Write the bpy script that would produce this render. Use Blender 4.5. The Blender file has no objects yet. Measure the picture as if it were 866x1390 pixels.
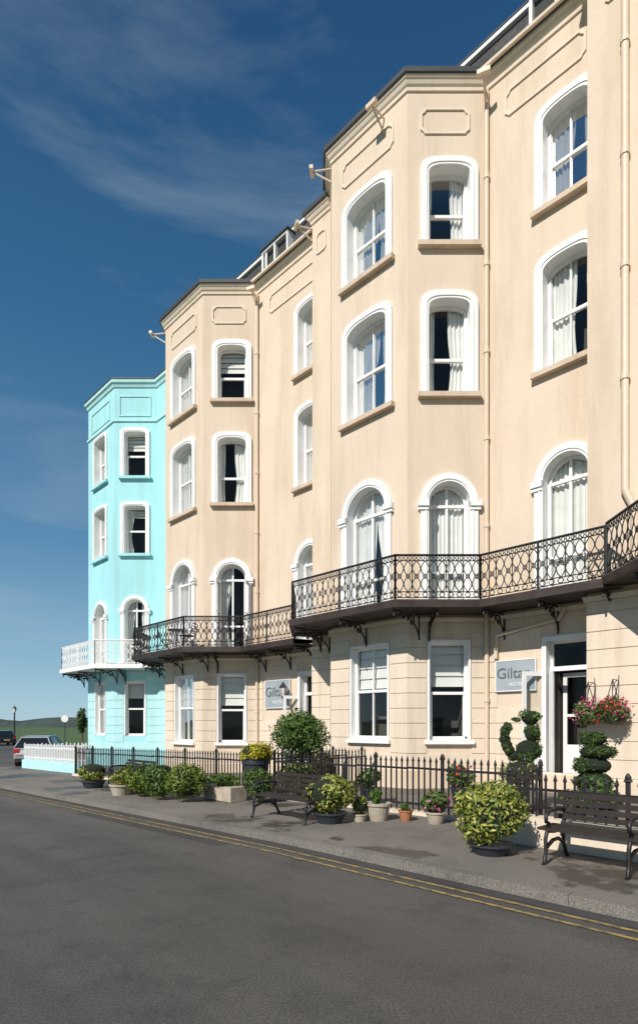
import bpy, math, random
import numpy as np
from mathutils import Vector, Matrix
from mathutils.geometry import tessellate_polygon
random.seed(7); rng=np.random.default_rng(7)
scene=bpy.context.scene
COL=scene.collection

# ---------------------------------------------------------------- materials
def newmat(name):
    m=bpy.data.materials.new(name); m.use_nodes=True
    nt=m.node_tree; b=nt.nodes['Principled BSDF']
    return m,nt,b
def N(nt,t,**kw):
    n=nt.nodes.new(t)
    for k,v in kw.items(): setattr(n,k,v)
    return n
def ramp(nt,fac,stops):
    r=N(nt,'ShaderNodeValToRGB'); e=r.color_ramp.elements
    while len(e)<len(stops): e.new(0.5)
    for el,(p,c) in zip(e,stops):
        el.position=p; el.color=(c[0],c[1],c[2],1) if not isinstance(c,(int,float)) else (c,c,c,1)
    nt.links.new(fac,r.inputs[0]); return r.outputs[0]
def noise(nt,scale,detail=4,rough=.55,vec=None,mapscale=None,rot=None):
    n=N(nt,'ShaderNodeTexNoise'); n.inputs['Scale'].default_value=scale
    n.inputs['Detail'].default_value=detail; n.inputs['Roughness'].default_value=rough
    tc=N(nt,'ShaderNodeTexCoord'); out=tc.outputs['Object']
    if rot:
        mp=N(nt,'ShaderNodeMapping'); mp.inputs['Rotation'].default_value=rot
        nt.links.new(out,mp.inputs[0]); out=mp.outputs[0]
    if mapscale:
        mp=N(nt,'ShaderNodeMapping'); mp.inputs['Scale'].default_value=mapscale
        nt.links.new(out,mp.inputs[0]); out=mp.outputs[0]
    nt.links.new(out,n.inputs['Vector']); return n.outputs['Fac']
def mul(nt,a,b,fac=1.0):
    m=N(nt,'ShaderNodeMix',data_type='RGBA',blend_type='MULTIPLY'); m.inputs[0].default_value=fac
    nt.links.new(a,m.inputs[6]); nt.links.new(b,m.inputs[7]); return m.outputs[2]
def bump(nt,b,h,strength=.3,dist=.01):
    bp=N(nt,'ShaderNodeBump'); bp.inputs['Strength'].default_value=strength; bp.inputs['Distance'].default_value=dist
    nt.links.new(h,bp.inputs['Height']); nt.links.new(bp.outputs[0],b.inputs['Normal'])
def simple(name,col,rough=.6,metal=0,var=.12,vs=6,bs=0):
    m,nt,b=newmat(name)
    f=noise(nt,vs,5)
    c=ramp(nt,f,[(.3,tuple(x*(1-var) for x in col)),(.7,tuple(min(1,x*(1+var)) for x in col))])
    nt.links.new(c,b.inputs['Base Color']); b.inputs['Roughness'].default_value=rough; b.inputs['Metallic'].default_value=metal
    if bs: bump(nt,b,noise(nt,vs*8,4),bs,.005)
    return m
def stucco(name,col,dirt=.86):
    m,nt,b=newmat(name)
    f=noise(nt,.5,6,.6)
    c=ramp(nt,f,[(.3,tuple(x*.92 for x in col)),(.7,tuple(min(1,x*1.03) for x in col))])
    s=noise(nt,1.0,6,.65,mapscale=(2.2,2.2,.22))
    sr=ramp(nt,s,[(.34,(dirt,dirt*.97,dirt*.92)),(.52,(1,1,1))])
    c=mul(nt,c,sr,.75)
    f2=noise(nt,14,5,.7); r2=ramp(nt,f2,[(.25,(.94,.93,.92)),(.6,(1,1,1))]); c=mul(nt,c,r2)
    nt.links.new(c,b.inputs['Base Color']); b.inputs['Roughness'].default_value=.8
    b.inputs['Specular IOR Level'].default_value=.25
    bump(nt,b,noise(nt,30,6,.7),.3,.006)
    return m
M={}
M['cream']=stucco('cream_stucco',(.72,.588,.458))
M['cream_light']=stucco('cream_masonry',(.75,.635,.505),.80)
M['turq']=stucco('turquoise_stucco',(.39,.73,.77),.9)
M['turq_l']=stucco('pale_turquoise',(.48,.77,.79),.9)
M['white']=simple('white_paint',(.83,.82,.80),.45,var=.05,vs=3)
M['trimcream']=stucco('cream_trim',(.78,.67,.545),.86)
M['sill']=stucco('sill_stone',(.64,.51,.39),.78)
M['iron']=simple('black_iron',(.018,.016,.016),.45,var=.3)
M['iron_brown']=simple('rusty_iron',(.035,.022,.018),.6,var=.5,vs=3)
M['lead']=simple('lead_flashing',(.055,.055,.06),.6)
M['pipe']=simple('cream_pipe',(.68,.55,.42),.5,var=.05)
M['room']=simple('dark_room',(.075,.068,.06),.9)
M['curtain']=simple('curtain_fabric',(.80,.78,.75),.9,var=.08,vs=3)
M['blind']=simple('blind_fabric',(.76,.74,.70),.9,var=.03)
M['sign']=simple('sign_board',(.33,.37,.40),.5,var=.08,vs=2)
M['signtext']=simple('sign_letter',(.85,.85,.83),.5,var=.02)
M['signdark']=simple('sign_letter_dark',(.10,.12,.13),.5,var=.02)
M['stone']=simple('planter_stone',(.42,.36,.28),.85,var=.2,vs=5,bs=.4)
M['terra']=simple('terracotta',(.36,.15,.07),.8,var=.15)
M['darkpot']=simple('dark_pot',(.03,.035,.045),.5)
M['bark']=simple('bark',(.10,.07,.045),.9,var=.3,vs=12,bs=.5)
M['timber']=simple('dark_timber',(.03,.022,.018),.55,var=.3,vs=10)
M['rubber']=simple('tyre_rubber',(.02,.02,.02),.8)
M['chrome']=simple('alloy',(.5,.5,.52),.3,1,var=.02)
M['red']=simple('tail_light',(.45,.02,.02),.25,var=.05)
M['plate']=simple('number_plate',(.65,.5,.08),.5,var=.02)
def carpaint(name,col):
    m=simple(name,col,.35,.5,var=.03); m.node_tree.nodes['Principled BSDF'].inputs['Coat Weight'].default_value=.6; return m
M['silver']=carpaint('silver_paint',(.48,.48,.47)); M['navy']=carpaint('dark_paint',(.03,.04,.06))
m=bpy.data.materials.new('window_glass'); m.use_nodes=True; nt=m.node_tree; nt.nodes.clear()
o=N(nt,'ShaderNodeOutputMaterial'); mx=N(nt,'ShaderNodeMixShader'); tr=N(nt,'ShaderNodeBsdfTransparent'); gl=N(nt,'ShaderNodeBsdfGlossy')
tr.inputs[0].default_value=(.90,.92,.91,1); gl.inputs['Roughness'].default_value=.02; gl.inputs[0].default_value=(.9,.9,.9,1)
fr=N(nt,'ShaderNodeFresnel'); fr.inputs[0].default_value=1.42
fm_=N(nt,'ShaderNodeMath',operation='MULTIPLY'); fm_.inputs[1].default_value=.7; nt.links.new(fr.outputs[0],fm_.inputs[0])
nb=N(nt,'ShaderNodeBump'); nb.inputs['Strength'].default_value=.08; nb.inputs['Distance'].default_value=.02
nt.links.new(noise(nt,2.2,1),nb.inputs['Height']); nt.links.new(nb.outputs[0],gl.inputs['Normal'])
nt.links.new(fm_.outputs[0],mx.inputs[0]); nt.links.new(tr.outputs[0],mx.inputs[1]); nt.links.new(gl.outputs[0],mx.inputs[2]); nt.links.new(mx.outputs[0],o.inputs[0])
M['glass']=m
m,nt,b=newmat('car_glass'); b.inputs['Base Color'].default_value=(.015,.02,.025,1); b.inputs['Roughness'].default_value=.05; M['carglass']=m
m,nt,b=newmat('slate'); tc=N(nt,'ShaderNodeTexCoord'); sp=N(nt,'ShaderNodeSeparateXYZ'); nt.links.new(tc.outputs['Object'],sp.inputs[0])
cb=N(nt,'ShaderNodeCombineXYZ'); nt.links.new(sp.outputs[0],cb.inputs[0]); nt.links.new(sp.outputs[2],cb.inputs[1])
br=N(nt,'ShaderNodeTexBrick'); nt.links.new(cb.outputs[0],br.inputs['Vector']); br.inputs['Scale'].default_value=1
br.inputs['Brick Width'].default_value=.22; br.inputs['Row Height'].default_value=.18; br.inputs['Mortar Size'].default_value=.008
br.inputs['Color1'].default_value=(.04,.038,.04,1); br.inputs['Color2'].default_value=(.07,.065,.065,1); br.inputs['Mortar'].default_value=(.02,.02,.02,1)
nt.links.new(br.outputs[0],b.inputs['Base Color']); b.inputs['Roughness'].default_value=.6; M['slate']=m
def asphalt(name,c0,c1,wet=False,lanes=False):
    m,nt,b=newmat(name)
    big=noise(nt,.25,5,.6); cA=ramp(nt,big,[(.35,c0),(.65,c1)])
    fine=noise(nt,60,3,.8); cF=ramp(nt,fine,[(.3,.45),(.5,1.0),(.72,1.75)])
    c=mul(nt,cA,cF)
    st=noise(nt,1.3,7,.75); cS=ramp(nt,st,[(.33,.72),(.5,1)]); c=mul(nt,c,cS)
    b.inputs['Roughness'].default_value=.85
    if lanes:
        ln=noise(nt,1,5,.6,rot=(0,0,math.radians(45)),mapscale=(.05,.9,1)); cl_=ramp(nt,ln,[(.35,.80),(.62,1.12)]); c=mul(nt,c,cl_)
        v=N(nt,'ShaderNodeTexVoronoi',feature='DISTANCE_TO_EDGE'); v.inputs['Scale'].default_value=.33
        tc=N(nt,'ShaderNodeTexCoord'); nz=N(nt,'ShaderNodeTexNoise'); nz.inputs['Scale'].default_value=2.5; nz.inputs['Detail'].default_value=6
        nt.links.new(tc.outputs['Object'],nz.inputs['Vector'])
        ad=N(nt,'ShaderNodeMix',data_type='RGBA',blend_type='ADD'); ad.inputs[0].default_value=.55; nt.links.new(tc.outputs['Object'],ad.inputs[6]); nt.links.new(nz.outputs['Color'],ad.inputs[7])
        nt.links.new(ad.outputs[2],v.inputs['Vector'])
        ck=ramp(nt,v.outputs['Distance'],[(.0,.55),(.006,1)]); c=mul(nt,c,ck,.4)
    if wet:
        w=noise(nt,.42,5,.62); wm=ramp(nt,w,[(.54,(1,1,1)),(.565,(.42,.40,.39))]); c=mul(nt,c,wm)
        rr=ramp(nt,w,[(.54,.85),(.565,.42)]); nt.links.new(rr,b.inputs['Roughness'])
    nt.links.new(c,b.inputs['Base Color'])
    bump(nt,b,noise(nt,90,4,.8),.6,.01)
    return m
M['road']=asphalt('asphalt',(.074,.067,.059),(.100,.092,.082),lanes=True)
M['roadpatch']=asphalt('asphalt_patch',(.045,.042,.04),(.065,.06,.056))
M['pave']=asphalt('pavement_tarmac',(.15,.133,.115),(.215,.19,.165),True)
M['kerb']=asphalt('kerb_stone',(.135,.12,.105),(.20,.18,.155))
m,nt,b=newmat('yellow_paint'); w=noise(nt,9,6,.7); c=ramp(nt,w,[(.42,(.11,.095,.07)),(.56,(.36,.25,.08))]); nt.links.new(c,b.inputs['Base Color']); b.inputs['Roughness'].default_value=.8; M['yellow']=m
M['grass']=simple('grass',(.07,.12,.03),.9,var=.35,vs=.3)
M['hill']=simple('haze_tinted_woodland',(.05,.075,.06),1,var=.3,vs=.02)  # woodland green with distance haze tinted into the colour
def leafmat(name,cols):
    m,nt,b=newmat(name); g=N(nt,'ShaderNodeNewGeometry')
    n=len(cols); c=ramp(nt,g.outputs['Random Per Island'],[(i/(n-1),cc) for i,cc in enumerate(cols)])
    nt.links.new(c,b.inputs['Base Color']); b.inputs['Roughness'].default_value=.5
    b.inputs['Specular IOR Level'].default_value=.3
    return m
M['leaf']=leafmat('leaf_green',[(.03,.065,.015),(.07,.13,.025),(.13,.19,.04)])
M['leafdark']=leafmat('leaf_dark',[(.02,.045,.012),(.05,.09,.02),(.09,.14,.03)])
M['leafvar']=leafmat('leaf_variegated',[(.05,.09,.015),(.15,.20,.03),(.32,.32,.06),(.42,.40,.11)])
M['leafyel']=leafmat('leaf_yellow',[(.14,.15,.01),(.42,.36,.02),(.56,.46,.03)])
M['leaflime']=leafmat('leaf_lime',[(.06,.10,.015),(.13,.19,.02),(.22,.27,.04)])
M['leafred']=leafmat('leaf_bronze',[(.05,.03,.015),(.10,.06,.03),(.09,.10,.03)])
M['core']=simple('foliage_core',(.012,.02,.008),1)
M['fl_red']=leafmat('petals_red',[(.5,.01,.03),(.6,.02,.08)])
M['fl_pink']=leafmat('petals_pink',[(.6,.08,.25),(.7,.25,.4)])

# ---------------------------------------------------------------- builders
class B:
    def __init__(s,mat): s.v=[]; s.f=[]; s.mat=mat
    def poly(s,pts):
        i=len(s.v); s.v+= [tuple(p) for p in pts]; s.f.append(tuple(range(i,i+len(pts))))
    def build(s,name,parent=None,smooth=False):
        if not s.f: return None
        me=bpy.data.meshes.new(name); me.from_pydata(s.v,[],s.f); me.materials.append(M[s.mat])
        if smooth:
            for p in me.polygons: p.use_smooth=True
        me.update(); ob=bpy.data.objects.new(name,me); COL.objects.link(ob)
        if parent: par(ob,parent)
        return ob
def par(ob,parent):
    ob.parent=parent; ob.matrix_parent_inverse=Matrix.Translation(parent.location).inverted()
def empty(name,loc=(0,0,0)):
    e=bpy.data.objects.new(name,None); e.location=loc; e.empty_display_size=.3; COL.objects.link(e); return e
class Fr:
    def __init__(s,P,Q):
        s.P=Vector(P); d=Vector(Q)-s.P; s.L=d.length; s.e=d/s.L; s.n=Vector((s.e.y,-s.e.x))
    def pt(s,a,b,z):
        p=s.P+s.e*a+s.n*b; return (p.x,p.y,z)
def box(bl,F,a0,a1,b0,b1,z0,z1):
    c=[F.pt(a,b,z) for z in (z0,z1) for a,b in ((a0,b0),(a1,b0),(a1,b1),(a0,b1))]
    for f in ((0,1,2,3),(4,5,6,7),(0,1,5,4),(1,2,6,5),(2,3,7,6),(3,0,4,7)):
        bl.poly([c[i] for i in f])
def tess(bl,outer,holes,fn):
    loops=[[Vector((a,z,0)) for a,z in outer]]+[[Vector((a,z,0)) for a,z in h] for h in holes]
    flat=[p for l in loops for p in l]
    for t in tessellate_polygon(loops): bl.poly([fn(flat[i].x,flat[i].y) for i in t])
def offset(pts,p):
    V=[Vector(q) for q in pts]; out=[]
    fr=[Fr(V[i],V[i+1]) for i in range(len(V)-1)]
    for i in range(len(V)):
        if i==0: out.append(V[0]+fr[0].n*p)
        elif i==len(V)-1: out.append(V[-1]+fr[-1].n*p)
        else:
            n1,n2=fr[i-1].n,fr[i].n; out.append(V[i]+(n1+n2)*(p/(1+n1.dot(n2))))
    return out
def sweep(bl,pts,prof):
    loops=[[(q.x,q.y,z) for q in offset(pts,b)] for b,z in prof]; k=len(prof)
    for j in range(k):
        A=loops[j];C=loops[(j+1)%k]
        for i in range(len(pts)-1): bl.poly([A[i],A[i+1],C[i+1],C[i]])
    bl.poly([l[0] for l in loops]); bl.poly([l[-1] for l in loops])
def outline(c,w,z0,zs,rise,p,n=16):
    if rise<=0: return [(c-w/2,z0),(c-w/2,zs),(c+w/2,zs),(c+w/2,z0)]
    pts=[(c-w/2,z0)]
    for i in range(n+1):
        t=math.pi*i/n; co=math.cos(t); si=max(0,math.sin(t))
        pts.append((c-(w/2)*math.copysign(abs(co)**(2/p),co), zs+rise*si**(2/p)))
    pts.append((c+w/2,z0)); return pts
class Curves:
    def __init__(s,name,mat,r,res=0):
        s.c=bpy.data.curves.new(name,'CURVE'); s.c.dimensions='3D'; s.c.bevel_depth=r; s.c.bevel_resolution=res; s.c.materials.append(M[mat]); s.name=name
    def line(s,pts,cyc=False):
        sp=s.c.splines.new('POLY'); sp.points.add(len(pts)-1)
        for q,p in zip(sp.points,pts): q.co=(p[0],p[1],p[2],1)
        sp.use_cyclic_u=cyc
    def build(s,parent=None):
        s.c.use_fill_caps=True
        ob=bpy.data.objects.new(s.name,s.c); COL.objects.link(ob)
        if parent: par(ob,parent)
        return ob
def lathe(bl,c,prof,seg=20,lump=0):
    rings=[[(c[0]+r*math.cos(2*math.pi*k/seg),c[1]+r*math.sin(2*math.pi*k/seg),c[2]+z) for k in range(seg)] for r,z in prof]
    for A,C in zip(rings,rings[1:]):
        for k in range(seg): bl.poly([A[k],A[(k+1)%seg],C[(k+1)%seg],C[k]])
    bl.poly(rings[0]); bl.poly(rings[-1])

# ---------------------------------------------------------------- ground
def gz(x,y): return -0.011*min(34,max(0,(y-x)-8))
def sd(sm,df,z=0):   # street coords: sm = x+y , df = y-x
    x=(sm-df)/2; y=(sm+df)/2; return (x,y,gz(x,y)+z)
def strip(bl,s0,s1,d0,d1,z):
    cuts=sorted(set([d0,d1]+[c for c in (8,42) if d0<c<d1]+list(np.arange(math.ceil(d0/6)*6,d1,6.0)) if d1-d0<130 else [d0,d1]+[c for c in (8,42) if d0<c<d1]))
    for a,b in zip(cuts,cuts[1:]): bl.poly([sd(s0,a,z),sd(s1,a,z),sd(s1,b,z),sd(s0,b,z)])
g=B('grass')
for a,b in ((-3000,8),(8,42),(42,3000)): g.poly([sd(-3000,a,-.03),sd(3000,a,-.03),sd(3000,b,-.03),sd(-3000,b,-.03)])
g.build('ground')
g=B('road'); strip(g,-16,7.25,-30,150,0.0); strip(g,7.25,10.8,43,150,0.0)
strip(g,10.8,34,39.5,80,0.0); strip(g,10.8,34,80,150,0.0); g.build('road')
g=B('roadpatch'); strip(g,6.98,7.22,-30,60,.004); strip(g,6.3,6.7,9,15.5,.004)
g.build('road_repair_strip')
g=B('yellow'); strip(g,6.58,6.65,-30,150,.008); strip(g,6.84,6.91,-30,150,.008); g.build('yellow_road_line')
g=B('pave'); strip(g,7.46,20,-30,39.2,.10); strip(g,7.46,10.6,39.2,43,.10); g.build('pavement')
g=B('kerb'); d=-20.0
while d<43:
    d2=d+1.27
    def c(s,dd,z): return sd(s,dd,z)
    a,b_=d+.004,d2-.004
    P=[c(7.25,a,-.03),c(7.46,a,-.03),c(7.46,b_,-.03),c(7.25,b_,-.03),c(7.27,a,.100),c(7.46,a,.104),c(7.46,b_,.104),c(7.27,b_,.100)]
    for f in ((4,5,6,7),(0,1,5,4),(1,2,6,5),(2,3,7,6),(3,0,4,7)): g.poly([P[i] for i in f])
    d=d2
g.build('kerb')
e=empty('drain_cover',sd(6.0,24.5,0)); g=B('stone'); strip(g,5.75,6.25,23.8,25.0,.012); g.build('frame',e)
g=B('lead')
for i in range(5): strip(g,5.8+.09*i,5.84+.09*i,23.9,24.9,.018)
g.build('bars',e)
g=B('hill'); prev=None
for i in range(0,200):
    az=math.radians(-110+i*1.1); r=650
    h=5+6*abs(math.sin(i*.21)+.6*math.sin(i*.53+1))*.6+rng.random()*1.2
    x,y=r*math.sin(az),r*math.cos(az)
    cur=((x*.9,y*.9,-.4),(x,y,h),(x*1.3,y*1.3,h*1.2))
    if prev:
        g.poly([prev[0],cur[0],cur[1],prev[1]]); g.poly([prev[1],cur[1],cur[2],prev[2]])
    prev=cur
g.build('hills')

# ---------------------------------------------------------------- houses
B1=(.345,15.814);C1=(2.159,14.0);D1=(4.085,14.0);E1=(5.92,12.165);E1p=(5.496,11.74);F1=(6.595,10.64)
A2=(-5.905,23.99);B2=(-5.905,22.064);C2=(-4.091,20.25);D2=(-2.165,20.25);E2=(.222,17.863);E2p=(-.202,17.44);F2=(.345,16.89)
B0=(6.595,9.564);C0=(8.409,7.75);D0=(10.335,7.75);Z0=(12.9,5.185)
A3=(-10.9,28.985);B3=(-10.9,27.1);C3=(-9.0,25.2);D3=(-7.115,25.2)
A1=(.345,17.74);A0=(6.595,11.49)
G=[A3,B3,C3,D3,A2,B2,C2,D2,A1,B1,C1,D1,A0,B0,C0,D0,Z0]
O=[tuple(q) for q in offset(G,1.1)]

def mkhouse(name,wallmat,gfmat,loc,trim='trimcream'):
    H={'e':empty(name,loc)}
    for k,m in dict(walls=wallmat,ground_floor_masonry=gfmat,window_surrounds='white',window_sashes='white',window_glass='glass',
                    curtains='curtain',blinds='blind',rooms='room',window_sills='sill' if wallmat=='cream' else wallmat,cornice=trim,lead_capping='lead',parapet_panels=trim,slate_roof='slate',
                    roof_trim='white',gutter='trimcream',balcony_floor='iron_brown',door='white').items(): H[k]=B(m)
    return H
def finish(H):
    for k,v in H.items():
        if isinstance(v,B): v.build(k,H['e'])
def ring(bl,F,out,inn,bf,bo,bi):
    for i in range(len(out)-1):
        a,b=out[i],out[i+1]; c,d=inn[i],inn[i+1]
        bl.poly([F.pt(a[0],bf,a[1]),F.pt(b[0],bf,b[1]),F.pt(d[0],bf,d[1]),F.pt(c[0],bf,c[1])])
        if bo is not None: bl.poly([F.pt(a[0],bf,a[1]),F.pt(b[0],bf,b[1]),F.pt(b[0],bo,b[1]),F.pt(a[0],bo,a[1])])
        if bi is not None: bl.poly([F.pt(c[0],bf,c[1]),F.pt(d[0],bf,d[1]),F.pt(d[0],bi,d[1]),F.pt(c[0],bi,c[1])])
def curtain(bl,F,a0,a1,z0,z1,b,side):
    n=26; m=8; g=[]
    W=a1-a0
    ph=random.random()*6; tie=random.choice((.10,.18,.38)); tz=random.uniform(.3,.45)
    for j in range(m+1):
        t=j/m; z=z0+(z1-z0)*t
        nar=1-tie*math.exp(-((t-tz)/.25)**2) if side else 1
        row=[]
        for i in range(n+1):
            s=i/n
            a=(a0+W*s*nar) if side<=0 else (a1-W*(1-s)*nar)
            row.append(F.pt(a,b+.025*math.sin(s*W*55+ph)+.012*math.sin(s*W*23),z))
        g.append(row)
    for j in range(m):
        for i in range(n): bl.poly([g[j][i],g[j][i+1],g[j+1][i+1],g[j+1][i]])
def window(H,F,c,w,z0,zs,rise,p=2.6,m=.2,dep=.30,bars=1,cl=.0,cr=.0,net=0,blind=0,sill=True,impost=False,mid=.5):
    po=p*1.35 if (rise>0 and not impost and m>.1) else p
    op=outline(c,w,z0,zs,rise,p); ou=outline(c,w+2*m,z0,zs if rise>0 else zs+m,rise+m if rise>0 else 0,po)
    proud=.07 if m>.1 else .035
    S=H['window_surrounds']
    ring(S,F,ou,op,proud,0,-dep)
    if m>.1:
        o2=outline(c,w+m*.9,z0,zs,rise+m*.45,(p+po)/2); o3=outline(c,w+m*.5,z0,zs,rise+m*.25,(p+po)/2); ring(S,F,o2,o3,proud+.02,proud-.002,proud-.002)
    S.poly([F.pt(c-w/2,-dep,z0),F.pt(c+w/2,-dep,z0),F.pt(c+w/2,0,z0),F.pt(c-w/2,0,z0)])
    if sill: box(H['window_sills'],F,c-w/2-m-.06,c+w/2+m+.06,-.0,.15,z0-.12,z0-.005)
    if impost:
        for sg in (-1,1):
            x0=c+sg*(w/2-.0); x1=c+sg*(w/2+m+.07)
            box(S,F,min(x0,x1),max(x0,x1),0,.14,zs-.12,zs+.02)
            box(S,F,min(x0,x1)+.01,max(x0,x1)-.01,0,.105,zs-.2,zs-.12)
            box(S,F,min(x0,x1)+.02,max(x0,x1)-.02,0,.10,z0,z0+.25)
    T=H['window_sashes']; fw=.065
    i1=outline(c,w-2*fw,z0+fw,zs if rise>0 else zs-fw,rise-fw if rise>0 else 0,p)
    bf=-dep+.07
    ring(T,F,op,i1,bf,None,-dep-.02); box(T,F,c-w/2,c+w/2,-dep,bf,z0,z0+fw+.02)
    H['window_glass'].poly([F.pt(a,-dep+.02,z) for a,z in i1])
    top=zs+max(rise,0)
    if impost:
        box(T,F,c-w/2+fw,c+w/2-fw,-dep,bf+.005,zs-.05,zs+.02)
        if bars or w>1.2: box(T,F,c-.03,c+.03,-dep,bf-.01,z0+fw,top-fw*1.05)
        zm=z0+(zs-z0)*.36; box(T,F,c-w/2+fw,c+w/2-fw,-dep,bf+.002,zm-.03,zm+.03)
    else:
        zm=z0+(top-z0)*mid; box(T,F,c-w/2+fw,c+w/2-fw,-dep,bf+.004,zm-.035,zm+.035)
        if bars: box(T,F,c-.017,c+.017,-dep,bf-.015,z0+fw,top-fw*1.05)
        box(T,F,c-w/2+fw,c-w/2+fw+.03,-dep,bf-.005,z0+fw,zm-.035); box(T,F,c+w/2-fw-.03,c+w/2-fw,-dep,bf-.005,z0+fw,zm-.035)
    Rm=H['rooms']; x0,x1=c-w/2-.02,c+w/2+.02; y0,y1=-dep-.021,-dep-.95
    q=lambda a,b,z:F.pt(a,b,z)
    zb,zt=z0-.02,top+.02
    Rm.poly([q(x0,y1,zb),q(x1,y1,zb),q(x1,y1,zt),q(x0,y1,zt)])
    Rm.poly([q(x0,y0,zb),q(x0,y1,zb),q(x0,y1,zt),q(x0,y0,zt)]); Rm.poly([q(x1,y0,zb),q(x1,y1,zb),q(x1,y1,zt),q(x1,y0,zt)])
    Rm.poly([q(x0,y0,zb),q(x1,y0,zb),q(x1,y1,zb),q(x0,y1,zb)]); Rm.poly([q(x0,y0,zt),q(x1,y0,zt),q(x1,y1,zt),q(x0,y1,zt)])
    if net: curtain(H['curtains'],F,c-w/2+.03,c+w/2-.03,z0+.03,top-.02,-dep-.07,0)
    if cl>0: curtain(H['curtains'],F,c-w/2+.02,c-w/2+cl*w,z0+.03,top-.02,-dep-.07,-1)
    if cr>0: curtain(H['curtains'],F,c+w/2-cr*w,c+w/2-.02,z0+.03,top-.02,-dep-.07,1)
    if blind:
        zb_=top-(top-z0)*blind
        nb_=4
        for i in range(nb_):
            u0=zb_+(top-zb_)*i/nb_; u1=zb_+(top-zb_)*(i+1)/nb_
            H['blinds'].poly([q(c-w/2+.03,-dep-.06,u0),q(c+w/2-.03,-dep-.06,u0),q(c+w/2-.03,-dep-.10,u1),q(c-w/2+.03,-dep-.10,u1)])
    return op
def door(H,F,c,w,z0,z1):
    op=[(c-w/2,z0),(c-w/2,z1),(c+w/2,z1),(c+w/2,z0)]; m=.1
    ou=[(c-w/2-m,z0),(c-w/2-m,z1+m),(c+w/2+m,z1+m),(c+w/2+m,z0)]
    ring(H['window_surrounds'],F,ou,op,.05,0,-.3)
    T=H['door']; zt=z1-.62
    box(T,F,c-w/2,c+w/2,-.28,-.18,zt-.05,zt+.05); box(T,F,c-w/2,c+w/2,-.28,-.2,z1-.05,z1)
    box(T,F,c-w/2,c-w/2+.06,-.28,-.2,z0,z1-.05); box(T,F,c+w/2-.06,c+w/2,-.28,-.2,z0,z1-.05)
    H['window_glass'].poly([F.pt(a,-.24,z) for a,z in ((c-w/2,zt),(c+w/2,zt),(c+w/2,z1),(c-w/2,z1))])
    L=Fr(F.pt(c-w/2+.03,-.2,0)[:2],F.pt(c-w/2-.38,.42,0)[:2])
    def leaf(L,gap=.0):
        lw=L.L; st=.09
        box(T,L,0,st,-.025,.025,z0+.03,zt-.06); box(T,L,lw-st,lw,-.025,.025,z0+.03,zt-.06)
        box(T,L,st,lw-st,-.023,.023,z0+.03,z0+.7); box(T,L,st,lw-st,-.023,.023,zt-.16,zt-.06); box(T,L,st,lw-st,-.02,.02,z0+1.35,z0+1.41)
        H['window_glass'].poly([L.pt(st,0,z0+.7),L.pt(lw-st,0,z0+.7),L.pt(lw-st,0,zt-.16),L.pt(st,0,zt-.16)])
    leaf(L)
    leaf(Fr(F.pt(c-w/2+.05,-.8,0)[:2],F.pt(c+w/2-.05,-.8,0)[:2]))
    Rm=H['rooms']; q=F.pt; x0,x1=c-w/2-.01,c+w/2+.01
    for P in ([(x0,-1.8,z0),(x1,-1.8,z0),(x1,-1.8,z1),(x0,-1.8,z1)],[(x0,-.3,z0),(x0,-1.8,z0),(x0,-1.8,z1),(x0,-.3,z1)],[(x1,-.3,z0),(x1,-1.8,z0),(x1,-1.8,z1),(x1,-.3,z1)],[(x0,0,z0),(x1,0,z0),(x1,-1.8,z0),(x0,-1.8,z0)],[(x0,-.3,z1),(x1,-.3,z1),(x1,-1.8,z1),(x0,-1.8,z1)]):
        Rm.poly([q(*p) for p in P])
    return op
def face(H,P,Q,z0,zf,zt,gops,uops):
    F=Fr(P,Q)
    for (a,b,ops) in ((z0,zf,gops),(zf,zt,uops)):
        tess(H['walls'],[(0,a),(0,b),(F.L,b),(F.L,a)],[list(reversed(o)) for o in ops],lambda x,z:F.pt(x,0,z))
    return F
def rustic(H,P,Q,zb,zt,gaps,step=.37):
    F=Fr(P,Q); z=zb
    while z<zt-.05:
        z1=min(z+step-.022,zt)
        iv=[(0,F.L)]
        for (a0,a1,g0,g1) in gaps:
            if z1>g0 and z<g1:
                nv=[]
                for (s,e_) in iv:
                    if a0>s: nv.append((s,min(a0,e_)))
                    if a1<e_: nv.append((max(a1,s),e_))
                iv=nv
        for s,e_ in iv:
            if e_-s>.05: box(H['ground_floor_masonry'],F,s-.008,e_+.008,.0,.02,z,z1)
        z+=step
def panel(H,F,c,w,z0,z1,t=.05,notch=.1):
    def pts(i):
        x0,x1,a,b=c-w/2+i,c+w/2-i,z0+i,z1-i; n=notch
        return [(x0+n,a),(x0+n*.6,a+n*.6),(x0,a+n),(x0,b-n),(x0+n*.6,b-n*.6),(x0+n,b),(x1-n,b),(x1-n*.6,b-n*.6),(x1,b-n),(x1,a+n),(x1-n*.6,a+n*.6),(x1-n,a),(x0+n,a)]
    ring(H['parapet_panels'],F,pts(0),pts(t),.035,0,0)
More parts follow.
